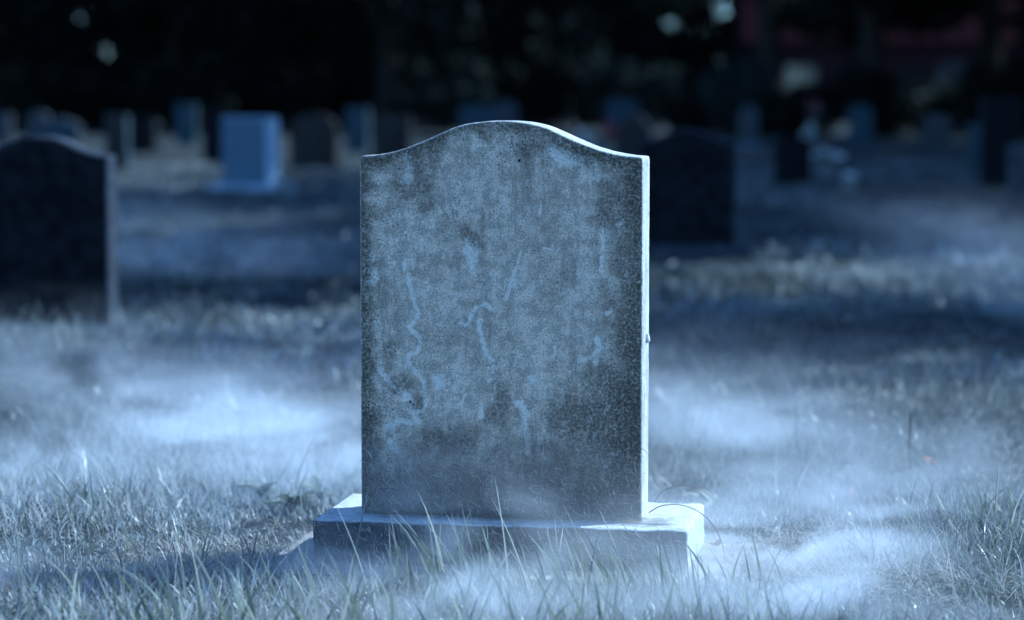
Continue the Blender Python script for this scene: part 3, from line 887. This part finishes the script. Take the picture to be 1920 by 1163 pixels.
headstone("low grey headstone, its lit top put in as paler edges, left of the flat-topped black one", 222, 33, -10, 0.30, 0.74, 0.14, 'flat', M['brown_stone'], M['teal_stone'], plinth=False)  # paler edge colour stands in for the light on its top
headstone("blue-grey upright headstone far off left of the narrow black one", 352, 52, -12, 0.44, 0.86, 0.12, 'flat', M['teal_stone'], M['teal_stone'], plinth=False)
headstone("blue-green headstone far behind the gravestone's crown, left of its peak", 900, 56, -14, 0.86, 0.80, 0.14, 'flat', M['teal_stone'], M['teal_stone'])
headstone("grey headstone far behind the gravestone's peak", 950, 60, -10, 0.55, 0.90, 0.12, 'round', M['grey_stone'], M['grey_stone'])
headstone("low blue-green headstone far behind the gravestone's right slope", 1166, 62, -10, 0.80, 0.92, 0.12, 'flat', M['teal_stone'], M['teal_stone'])
headstone("pale far headstone right of the half-hidden dark one", 1402, 48, -14, 0.34, 0.80, 0.12, 'shoulder', M['grey_stone'], M['pale_stone'])
headstone("grey far headstone in the left corner of the graveyard", 75, 50, -14, 0.46, 0.72, 0.12, 'round', M['grey_stone'], M['grey_stone'])
headstone("small pale far headstone at the left edge of the picture", 8, 52, -14, 0.40, 0.66, 0.12, 'flat', M['grey_stone'], M['grey_stone'])
headstone("wide low blue-grey far headstone above the left dark one", 118, 40, -14, 0.62, 0.66, 0.12, 'peak', M['teal_stone'], M['grey_stone'])
headstone("grey far headstone standing alone right of the blue-green one", 1755, 52, -12, 0.60, 0.62, 0.12, 'round', M['grey_stone'], M['grey_stone'])

# ------------------------------------------------------------------ flowers at the graves
def flower_bunch(label, px, d, petals, heads, h, spread, zoff=0.0):
    x, y = at_dist(px, d)
    root = empty("flower_bunch", (x, y, float(ground_h(x, y)) + zoff), random.random() * 6)
    tag(root, label, "flowers", "flowers laid at the graves")
    bm = bmesh.new()
    prof = [(0.05, -0.02), (0.065, 0.05), (0.075, 0.13), (0.082, 0.14), (0.07, 0.14), (0.055, 0.06)]
    n = 14
    rr = [[bm.verts.new((r * math.cos(k * 6.2832 / n), r * math.sin(k * 6.2832 / n), z)) for k in range(n)] for r, z in prof]
    for a, b in zip(rr[:-1], rr[1:]):
        for k in range(n):
            bm.faces.new((a[k], a[(k + 1) % n], b[(k + 1) % n], b[k]))
    bm.faces.new(rr[0]); bm.faces.new(rr[-1])
    bm_obj("pot", bm, M['pot'], root, True)
    sb = bmesh.new()
    spots = []
    for k in range(heads):
        a, r = random.random() * 6.283, spread * math.sqrt(random.random())
        spots.append(Vector((r * math.cos(a), r * math.sin(a), h * (0.75 + 0.35 * random.random()))))
        tube([(0, 0, 0.05), spots[-1] * 0.55 + Vector((0, 0, 0.03)), spots[-1]], [0.004, 0.004, 0.003], 5, sb)
    tag(bm_obj("stems", sb, M['weed'], root), kind="stuff")
    for c in spots:
        fb = bmesh.new()
        for ring, (np_, ln, up) in enumerate(((7, 0.055, 0.25), (6, 0.042, 0.7), (4, 0.028, 1.2))):
            for q in range(np_):
                a = q * 6.283 / np_ + ring * 0.5
                o_ = Vector((math.cos(a), math.sin(a), 0)); s_ = Vector((-math.sin(a), math.cos(a), 0)) * ln * 0.42
                tip = o_ * ln * math.cos(up) + Vector((0, 0, ln * math.sin(up)))
                v = [fb.verts.new(p) for p in (Vector((0, 0, 0)), tip * 0.55 - s_, tip + Vector((0, 0, 0.006)), tip * 0.55 + s_)]
                fb.faces.new(v)
        f = bm_obj("flower_head", fb, M[random.choice(petals)], root)
        f.location = c
        f.rotation_euler = (random.uniform(-.5, .5), random.uniform(-.5, .5), random.random() * 6)
    return root
flower_bunch("round bunch of white flowers behind the gravestone's right slope", 1100, 30, ['petal_white'], 12, 0.55, 0.12)
flower_bunch("bunch of red flowers beside the white bunch behind the gravestone", 1140, 34, ['petal_red'], 10, 0.55, 0.12)
flower_bunch("bunch of pink flowers far off left of the blue-green headstone", 1528, 52, ['petal_pink', 'petal_red'], 12, 0.80, 0.18)
flower_bunch("tall loose white flowers behind the small black headstone", 1518, 33, ['petal_white'], 8, 0.56, 0.14)
flower_bunch("low white flowers leaning right of the small black headstone", 1548, 28.5, ['petal_white'], 16, 0.30, 0.20)
flower_bunch("small white flowers in the grass below the leaning white ones", 1592, 26, ['petal_white'], 6, 0.14, 0.10)
flower_bunch("white flowers at the foot of the pale flat-topped headstone", 532, 25.6, ['petal_white'], 5, 0.12, 0.07)

# ------------------------------------------------------------------ small plants and litter round the gravestone
def leaf_mesh(name, ln, wd, mat, curl=0.25, n=5):
    V, F = [], []
    for i in range(n + 1):
        t = i / n
        w = wd * math.sin(math.pi * min(1, 0.10 + 0.90 * t)) ** 0.8 if i < n else 0.0005
        z = curl * ln * (t - t * t * 1.3)
        V += [(t * ln, -w / 2, z + w * 0.18), (t * ln, 0, z), (t * ln, w / 2, z + w * 0.18)]
    for i in range(n):
        a = i * 3
        F += [(a, a + 3, a + 4, a + 1), (a + 1, a + 4, a + 5, a + 2)]
    me = bpy.data.meshes.new(name)
    me.from_pydata(V, [], F)
    me.polygons.foreach_set("use_smooth", [True] * len(F))
    me.materials.append(mat)
    return me
WEED_LEAVES = [leaf_mesh("leaf", l, w, M['weed'], c) for l, w, c in ((0.055, 0.026, 0.35), (0.042, 0.022, 0.5), (0.065, 0.024, 0.25))]
def weed(label, px, d, nl, s=1.0):
    x, y = at_dist(px, d)
    root = empty("broadleaf_weed", (x, y, float(ground_h(x, y)) + 0.016), random.random() * 6)
    tag(root, label, "weed", "broad-leaved weeds round the plinth")
    for k in range(nl):
        o = bpy.data.objects.new("leaf", WEED_LEAVES[k % 3])
        link(o, root)
        o.rotation_euler = (random.uniform(-.25, .25), -random.uniform(0.05, 0.8), k * 2.4 + random.uniform(-.3, .3))
        sc = s * random.uniform(0.95, 1.45)
        o.scale = (sc, sc, sc)
        o.location = (random.uniform(-.01, .01), random.uniform(-.01, .01), random.uniform(0, .012))
weed("broad-leaved weed with pale leaves, nearest to the plinth's left end", 548, 5.95, 9)
weed("broad-leaved weed behind and left of the plinth, against the tablet's edge", 640, 6.35, 8)
weed("low broad-leaved weed farther left of the plinth", 490, 6.15, 8)
weed("broad-leaved weed between the two nearest the plinth on the left", 595, 6.12, 8)
weed("small broad-leaved weed behind the plinth's right end", 1340, 5.95, 7)

def curve_thing(name, label, cat, pts, rad, mat, n=6):
    p = [Vector(q) for q in pts]
    # smooth the polyline
    for _ in range(2):
        q = [p[0]]
        for a, b in zip(p[:-1], p[1:]):
            q += [a * 0.75 + b * 0.25, a * 0.25 + b * 0.75]
        q.append(p[-1]); p = q
    o0 = p[0].copy()
    bm = tube([v - o0 for v in p], [rad * (1 - 0.5 * i / len(p)) for i in range(len(p))], n)
    o = bm_obj(name, bm, mat, None, True)
    o.location = o0
    return tag(o, label, cat)
curve_thing("dry_stem", "curved red-brown dry stem lying across the plinth's right end", "stem", [(0.315, 0.03, Z0 + 0.006), (0.345, 0.045, Z0 + 0.022), (0.40, 0.03, Z0 + 0.022), (0.445, 0.0, Z0 - 0.004), (0.47, -0.02, Z0 - 0.05), (0.475, -0.03, 0.012)], 0.0016, M['stem'])
curve_thing("dry_stem", "curved red-brown dry stem arching behind the plinth's right end", "stem", [(0.33, 0.32, 0.010), (0.345, 0.31, 0.10), (0.39, 0.30, 0.125), (0.44, 0.29, 0.12), (0.48, 0.28, 0.09)], 0.0016, M['stem'])
x_, y_ = at_dist(1712, 6.35)
sk = empty("seed_stalk", (x_, y_, float(ground_h(x_, y_))))
tag(sk, "thin dark seed stalk standing upright in the grass on the right", "seed stalk")
bm_obj("stalk", tube([(0, 0, -0.01), (0.003, 0, 0.08), (-0.004, 0.002, 0.15), (0.006, 0, 0.215)], [0.0011, 0.0010, 0.0009, 0.0006], 6), M['dark_stem'], sk, True)
hb = bmesh.new()
for k in range(26):
    z = 0.13 + k * 0.0034
    a = k * 2.2
    tube([(0.0, 0, z), (0.0035 * math.cos(a), 0.0035 * math.sin(a), z + 0.004), (0.003 * math.cos(a), 0.003 * math.sin(a), z + 0.008)], [0.0008, 0.0014, 0.0004], 5, hb)
tag(bm_obj("seed_head", hb, M['dark_stem'], sk), kind="stuff")
DEAD = leaf_mesh("fallen_leaf", 0.05, 0.03, M['dead_leaf'], 0.4)
for lab, px, d in (("red-brown fallen leaf in the long grass on the right", 1762, 6.7), ("curled red-brown fallen leaf right of the dark seed stalk's foot", 1735, 6.15), ("red-brown fallen leaf left of the dark seed stalk", 1610, 6.25), ("dead brown leaf just right of the plinth", 1352, 5.35)):
    x_, y_ = at_dist(px, d)
    o = link(bpy.data.objects.new("fallen_leaf", DEAD))
    o.location = (x_, y_, float(ground_h(x_, y_)) + 0.028)
    o.rotation_euler = (random.uniform(-.5, .5), random.uniform(-.5, .2), random.random() * 6)
    tag(o, lab, "leaf", "dead leaves in the grass")

# ------------------------------------------------------------------ trees, shrubs, house
def leaf_cloud(blobs, n, size, rng):
    """Leaf cards spread through ellipsoid clumps: blobs (x, y, z, rx, ry, rz)."""
    b = np.array(blobs, float)
    vol = b[:, 3] * b[:, 4] * b[:, 5]
    which = rng.choice(len(b), n, p=vol / vol.sum())
    p = rng.normal(0, 1, (n, 3))
    p /= np.linalg.norm(p, axis=1, keepdims=True)
    r = rng.random(n) ** 0.45
    c = b[which, :3] + p * r[:, None] * b[which, 3:]
    a = rng.normal(0, 1, (n, 3)); a /= np.linalg.norm(a, axis=1, keepdims=True)
    t = rng.normal(0, 1, (n, 3)); t -= a * (a * t).sum(1, keepdims=True); t /= np.linalg.norm(t, axis=1, keepdims=True)
    s = size * (0.6 + 0.8 * rng.random(n))[:, None]
    V = np.stack([c - a * s, c - t * s * 0.5, c + a * s, c + t * s * 0.5], 1).reshape(-1, 3)
    F = np.arange(n * 4).reshape(n, 4)
    return V, F

def tree(label, x, y, h, crown_r, crown_z0, mat, name="tree", n=5200, leaf=0.24, seed=1, trunk_r=0.32, group="trees round the graveyard", cat="tree"):
    rng = np.random.default_rng(seed)
    rnd = random.Random(seed)
    root = empty(name, (x, y, float(ground_h(x, y)) - 0.05), rnd.random() * 6.28)
    tag(root, label, cat, group)
    bm = bmesh.new()
    pts = [Vector((0, 0, 0)), Vector((0.05, 0, h * 0.12)), Vector((rnd.uniform(-.2, .2), rnd.uniform(-.2, .2), h * 0.35)), Vector((rnd.uniform(-.4, .4), rnd.uniform(-.4, .4), h * 0.62)), Vector((rnd.uniform(-.4, .4), rnd.uniform(-.4, .4), h * 0.85))]
    tube(pts, [trunk_r * 1.35, trunk_r, trunk_r * 0.8, trunk_r * 0.5, trunk_r * 0.15], 10, bm)
    blobs = []
    for k in range(9):
        a = k * 2.4 + rnd.uniform(-.4, .4)
        f = 0.22 + 0.5 * (k / 9)
        s0 = pts[2] * (f / 0.35) if f < 0.35 else pts[2].lerp(pts[3], min(1, (f - 0.35) / 0.27))
        rr = crown_r * rnd.uniform(0.55, 0.9)
        zt = crown_z0 + (h - crown_z0) * (0.12 + 0.75 * k / 9) + rnd.uniform(-.4, .4)
        e = Vector((math.cos(a) * rr, math.sin(a) * rr, zt))
        mid = s0.lerp(e, 0.5) + Vector((0, 0, 0.25))
        tube([s0, mid, e], [trunk_r * 0.42, trunk_r * 0.25, trunk_r * 0.06], 6, bm)
        q = crown_r * rnd.uniform(0.38, 0.58)
        blobs.append((e.x, e.y, max(e.z, crown_z0 + q * 0.5), q * 1.15, q * 1.15, q * 0.75))
    for k in range(5):
        q = crown_r * rnd.uniform(0.4, 0.55)
        blobs.append((rnd.uniform(-.4, .4) * crown_r, rnd.uniform(-.4, .4) * crown_r, crown_z0 + (h - crown_z0) * rnd.uniform(0.4, 0.92), q, q, q * 0.8))
    bm_obj("trunk", bm, M['bark'], root, True)
    V, F = leaf_cloud(blobs, n, leaf, rng)
    tag(mesh_np("crown", V, F, mat, root), kind="stuff")
    return root

def shrub(label, x, y, w, dpt, h, mat, seed, n=2600, leaf=0.13, name="shrub"):
    rng = np.random.default_rng(seed)
    rnd = random.Random(seed)
    root = empty(name, (x, y, float(ground_h(x, y)) - 0.05))
    tag(root, label, "shrub", "shrubs along the graveyard's far edge")
    bm = bmesh.new()
    blobs = []
    for k in range(7):
        e = Vector((rnd.uniform(-.42, .42) * w, rnd.uniform(-.4, .4) * dpt, h * rnd.uniform(0.45, 0.8)))
        tube([(e.x * 0.2, e.y * 0.2, 0), e * 0.5, e], [0.05, 0.035, 0.01], 5, bm)
        q = h * rnd.uniform(0.22, 0.34)
        blobs.append((e.x, e.y, e.z, w * 0.22, dpt * 0.3, q))
    blobs.append((0, 0, h * 0.35, w * 0.45, dpt * 0.45, h * 0.38))
    bm_obj("stems", bm, M['bark'], root)
    V, F = leaf_cloud(blobs, n, leaf, rng)
    V[:, 2] = np.maximum(V[:, 2], 0.02)
    tag(mesh_np("crown", V, F, mat, root), kind="stuff")
    return root

# the tree line, seen only up to about four metres above the ground
line = [
    (-640, 74, 12, 5.0, 0.9, 'leaf'), (-120, 72, 12, 4.6, 1.0, 'leaf'), (45, 76, 12, 2.6, 1.2, 'leaf'), (330, 74, 12, 3.2, 1.5, 'leaf'), (520, 78, 13, 3.8, 1.3, 'leaf'),
    (728, 70, 13, 3.6, 1.5, 'leaf'), (905, 76, 12, 3.6, 1.4, 'leaf'), (1105, 78, 12, 2.9, 1.2, 'leaf2'), (1440, 66, 12, 2.1, 1.9, 'leaf2'),
    (1632, 62, 12, 2.6, 1.9, 'leaf'), (1850, 64, 12, 2.6, 1.8, 'leaf'), (2080, 60, 13, 4.2, 1.6, 'leaf'),
]
labs = ["dark tree beyond the left edge of the graveyard", "dark tree filling the upper left corner", "dark tree left of the blue gap of sky on the left", "dark tree right of the blue gap of sky on the left",
        "dark tree above the pale flat-topped headstone", "dark tree whose black trunk stands left above the gravestone's shoulder", "dark tree straight above the gravestone's peak",
        "blue-green tree left of the blue gap of sky on the right", "blue-green tree right of the blue gap of sky on the right", "dark tree with a black trunk before the red house", "dark tree before the right end of the red house", "dark tree at the far right edge"]
for k, ((px, d, h, cr, z0, m), lab) in enumerate(zip(line, labs)):
    x_, y_ = at_dist(px, d)
    tree(lab, x_, y_, h, cr, z0, M[m], seed=100 + k, n=7000, leaf=0.26)
# tall trees added out of view at the right to shade the turf
for k, (x_, y_, h, cr, nl) in enumerate([(7.6, 8.3, 8, 1.8, 520), (4.9, 11.2, 8, 1.7, 330), (5.1, 14.5, 9, 2.3, 900), (8.4, 17.0, 9, 2.6, 2200), (11.5, 19, 10, 3.0, 3000), (10.5, 24, 13, 4.4, 6000), (13.5, 32, 14, 4.8, 6000), (17.5, 40, 14, 5.0, 6000), (21, 30, 15, 5.0, 6000), (15, 49, 14, 4.6, 6000), (22, 52, 15, 5.2, 6000), (28, 43, 15, 5.4, 6000)]):
    tree("tall tree added out of view on the right to shade the turf", x_, y_, h, cr, 4.2, M['leaf'], seed=300 + k, n=nl, leaf=0.30, group="added shade trees right of the view")
for k, (px, d, w, h, m, lab) in enumerate([
    (60, 68, 3.0, 1.9, 'leaf', "low dark shrub at the left edge under the trees"), (200, 72, 3.2, 1.6, 'leaf', "dark shrub under the blue gap of sky on the left"),
    (360, 69, 3.0, 2.0, 'leaf', "dark shrub behind the far blue-grey headstones on the left"), (520, 71, 3.2, 2.0, 'leaf', "dark shrub behind the pale flat-topped headstone"),
    (640, 73, 2.6, 2.3, 'leaf', "dark shrub left of the black trunk"), (820, 70, 3.0, 2.1, 'leaf2', "dark shrub behind the gravestone's left slope"),
    (1000, 71, 3.0, 2.2, 'leaf', "dark shrub behind the gravestone's peak"), (1180, 70, 2.8, 2.0, 'leaf2', "dark shrub behind the gravestone's right slope"),
    (1310, 66, 2.2, 1.25, 'leaf', "low black shrub under the blue gap of sky on the right"), (1395, 60, 2.0, 1.9, 'leaf2', "blue-green shrub right of the low black one"),
    (1500, 64, 2.4, 1.3, 'leaf', "low dark shrub before the red house"), (1650, 60, 1.6, 1.8, 'leaf', "round black shrub at the black trunk before the red house"),
    (1770, 66, 3.0, 1.5, 'leaf2', "dark shrub before the right part of the red house"), (1900, 58, 2.4, 2.0, 'leaf', "dark shrub behind the tall black headstone")]):
    x_, y_ = at_dist(px, d)
    shrub(lab, x_, y_, w, 1.6, h, M[m], 500 + k)

def far_wood():
    rng = np.random.default_rng(77)
    blobs = []
    for x in np.arange(-34, 36, 1.1):
        if abs(x + 17.6) < 1.2 or abs(x - 7.75) < 1.2:      # two gaps where the sky shows
            hh = 2.6 if x < 0 else 1.6
        else:
            hh = rng.uniform(6.5, 9)
        for z in np.arange(0.4, hh, 0.75):
            blobs.append((x + rng.uniform(-.3, .3), 103 + rng.uniform(-1.5, 1.5), z, 0.95, 1.6, 0.8))
    V, F = leaf_cloud(blobs, 110000, 0.34, rng)
    for gx, z0, nl in ((-17.6, 2.2, 17000), (7.75, 1.2, 23000)):               # fine leaf cards added in the gaps to dim the sky
        tw = [(gx + rng.uniform(-1.3, 1.3), 104, z0 + rng.uniform(0, 8.0), rng.uniform(.6, 1.1), 1.0, rng.uniform(.5, .9)) for _ in range(110)]
        V2, F2 = leaf_cloud(tw, nl, 0.12, rng)
        F = np.concatenate([F, F2 + len(V)]); V = np.concatenate([V, V2])
    V[:, 2] = np.maximum(V[:, 2], 0.0)
    tag(mesh_np("distant_wood", V, F, M['leaf']), "dark distant wood closing the view behind the trees", "wood", kind="stuff")
far_wood()

def house():
    x0, y0 = at_dist(1690, 92)
    root = empty("brick_house", (x0, y0, -0.02), R(-6))
    tag(root, "long red brick house in deep shade behind the trees on the right", "house")
    w, dp, h = 11.0, 7.0, 3.1
    wins = [(-4.3, -3.1), (-2.1, -0.9), (1.3, 2.5), (3.4, 4.6)]
    door = (-0.1, 0.85)
    # front wall in strips round the openings
    bm = bmesh.new()
    cuts = [-w / 2] + [v for p in sorted(wins + [door]) for v in p] + [w / 2]
    for k in range(0, len(cuts), 2):
        box_bm(cuts[k], cuts[k + 1], 0, 0.25, 0, h, 0, bm)
    for a, b in wins:
        box_bm(a, b, 0, 0.25, 0, 0.95, 0, bm); box_bm(a, b, 0, 0.25, 2.2, h, 0, bm)
    box_bm(door[0], door[1], 0, 0.25, 2.15, h, 0, bm)
    box_bm(-w / 2, -w / 2 + 0.25, 0.25, dp - 0.25, 0, h, 0, bm)
    box_bm(w / 2 - 0.25, w / 2, 0.25, dp - 0.25, 0, h, 0, bm)
    box_bm(-w / 2, w / 2, dp - 0.25, dp, 0, h, 0, bm)
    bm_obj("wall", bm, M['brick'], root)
    for a, b in wins:
        fb = bmesh.new()
        for q in ((a, b, 0.95, 1.02), (a, b, 2.13, 2.2), (a, a + .07, 1.02, 2.13), (b - .07, b, 1.02, 2.13), ((a + b) / 2 - .03, (a + b) / 2 + .03, 1.02, 2.13)):
            box_bm(q[0], q[1], 0.06, 0.13, q[2], q[3], 0, fb)
        f = bm_obj("window", fb, M['frame'], root)
        bm_obj("pane", box_bm(a + .07, b - .07, 0.085, 0.10, 1.02, 2.13), M['glass'], f)
        bm_obj("sill", box_bm(a - .08, b + .08, -0.06, 0.05, 0.88, 0.945), M['frame'], f)
    dr = bm_obj("door", box_bm(door[0] + .003, door[1] - .003, 0.08, 0.14, 0.02, 2.147, 0.01), M['bark'], root)
    bm_obj("handle", tube([(door[1] - .12, 0.03, 1.0), (door[1] - .12, 0.03, 1.14)], [.015, .015], 8), M['pot'], dr)
    bm = bmesh.new()
    e = 0.4
    v = [bm.verts.new(p) for p in ((-w / 2 - e, -e, h - .12), (w / 2 + e, -e, h - .12), (w / 2 + e, dp + e, h - .12), (-w / 2 - e, dp + e, h - .12), (-w / 2 - e, dp / 2, h + 2.6), (w / 2 + e, dp / 2, h + 2.6))]
    for f in ((0, 1, 5, 4), (2, 3, 4, 5), (0, 4, 3), (1, 2, 5), (3, 2, 1, 0)):
        bm.faces.new([v[i] for i in f])
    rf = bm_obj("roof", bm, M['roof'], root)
    bm_obj("chimney", box_bm(3.2, 4.0, dp / 2 - .35, dp / 2 + .35, h + 1.9, h + 3.7, 0.02), M['brick'], rf)
house()

# ------------------------------------------------------------------ drifting mist
def mist_material():
    s = NT("mist")
    s.n.remove(s.bsdf)
    gen = s.coord("Object")                      # unit ball of each bank
    geo = s.n.new("ShaderNodeNewGeometry").outputs["Position"]
    ln = s.n.new("ShaderNodeVectorMath"); ln.operation = 'LENGTH'
    s.l.new(gen, ln.inputs[0])
    fall = s.ramp(ln.outputs["Value"], 1.0, 0.0)
    mp = s.n.new("ShaderNodeMapping")
    s.l.new(geo, mp.inputs[0])
    mp.inputs["Scale"].default_value = (1.6, 1.2, 4.2)
    mp.inputs["Rotation"].default_value = (0, R(-22), R(20))
    nz = s.noise(mp.outputs[0], 1.8, 3.0, 0.55, 1.2)
    wisps = s.ramp(nz, 0.36, 0.70, 0.09, 1.2)
    info = s.n.new("ShaderNodeObjectInfo")
    dens = s.math('MULTIPLY', s.math('MULTIPLY', fall, wisps), s.node("ShaderNodeSeparateColor", Color=info.outputs["Color"]).outputs[0])
    dens = s.math('MULTIPLY', dens, 8.5)
    pv = s.n.new("ShaderNodeVolumePrincipled")
    pv.inputs["Color"].default_value = (0.96, 0.97, 1.0, 1)
    pv.inputs["Anisotropy"].default_value = 0.1
    s.l.new(dens, pv.inputs["Density"])
    s.l.new(pv.outputs[0], s.out.inputs["Volume"])
    return s.m
M['mist'] = mist_material()
def ball():
    bm = bmesh.new()
    bmesh.ops.create_icosphere(bm, subdivisions=3, radius=1.0)
    me = bpy.data.meshes.new("mist")
    bm.to_mesh(me); bm.free()
    me.materials.append(M['mist'])
    return me
BALL = ball()
def mist(label, x, y, z, rx, ry, rz, dens, rotz=0, tilt=0):
    o = link(bpy.data.objects.new("mist", BALL))
    o.location = (x, y, z)
    o.scale = (rx, ry, rz)
    o.rotation_euler = (0, R(tilt), R(rotz))
    o.color = (dens / 10.0, 0, 0, 1)
    tag(o, label, "mist", kind="stuff")
mist("thin blanket of mist over the whole near turf", 0.0, 2.2, 0.0, 3.0, 3.8, 0.32, 0.22)
mist("thin sheet of mist over the foreground grass round the plinth", 0.0, -0.25, 0.0, 1.7, 0.75, 0.17, 0.75)
mist("bright bank of low mist left behind the gravestone", -0.40, 1.10, 0.06, 0.85, 0.50, 0.22, 3.2, 0, 12)
mist("second bank of mist left behind the bright one", -1.0, 2.2, 0.08, 1.0, 0.6, 0.24, 1.0, 0, 9)
mist("wisp of mist low over the grass far left", -1.15, 0.9, 0.06, 0.65, 0.45, 0.18, 1.6, 0, -10)
mist("bright mist on the grass right of the plinth", 0.66, -0.05, 0.04, 0.60, 0.42, 0.24, 5.0, 0, 10)
mist("thin mist right of the bright patch by the plinth", 0.95, 0.6, 0.06, 0.55, 0.45, 0.20, 2.2, 0, -8)
mist("bright mist in the foreground grass below the plinth", -0.14, -0.72, 0.02, 0.52, 0.26, 0.17, 5.5)
mist("thin mist before the plinth's left end", -0.22, -0.20, 0.10, 0.62, 0.12, 0.25, 4.4, -10, 4)
mist("thin mist before the plinth's right end", 0.24, -0.24, 0.06, 0.45, 0.10, 0.20, 3.6, -10, 0)
mist("thin mist over the left foreground grass", -1.05, -0.50, 0.03, 0.50, 0.30, 0.14, 1.6, 0, -6)
mist("thin mist right behind the gravestone", 0.62, 1.6, 0.07, 0.75, 0.7, 0.24, 1.2, 0, 8)
mist("pale streak of mist drifting in the right middle distance", 2.35, 5.2, 0.22, 1.25, 0.9, 0.28, 0.8, 0, 13)
mist("faint mist in the right distance behind the pale streak", 3.0, 8.5, 0.2, 1.6, 0.9, 0.30, 0.3, 0, 8)
mist("mist in the left middle distance", -1.9, 9.0, 0.14, 1.9, 1.5, 0.38, 0.38, 0, 8)
mist("mist in the bottom right corner of the grass", 0.58, -0.62, 0.03, 0.62, 0.28, 0.17, 4.4)
mist("mist before the big near-black headstone on the left", -1.9, 3.0, 0.12, 1.0, 0.6, 0.26, 0.45, 0, -8)
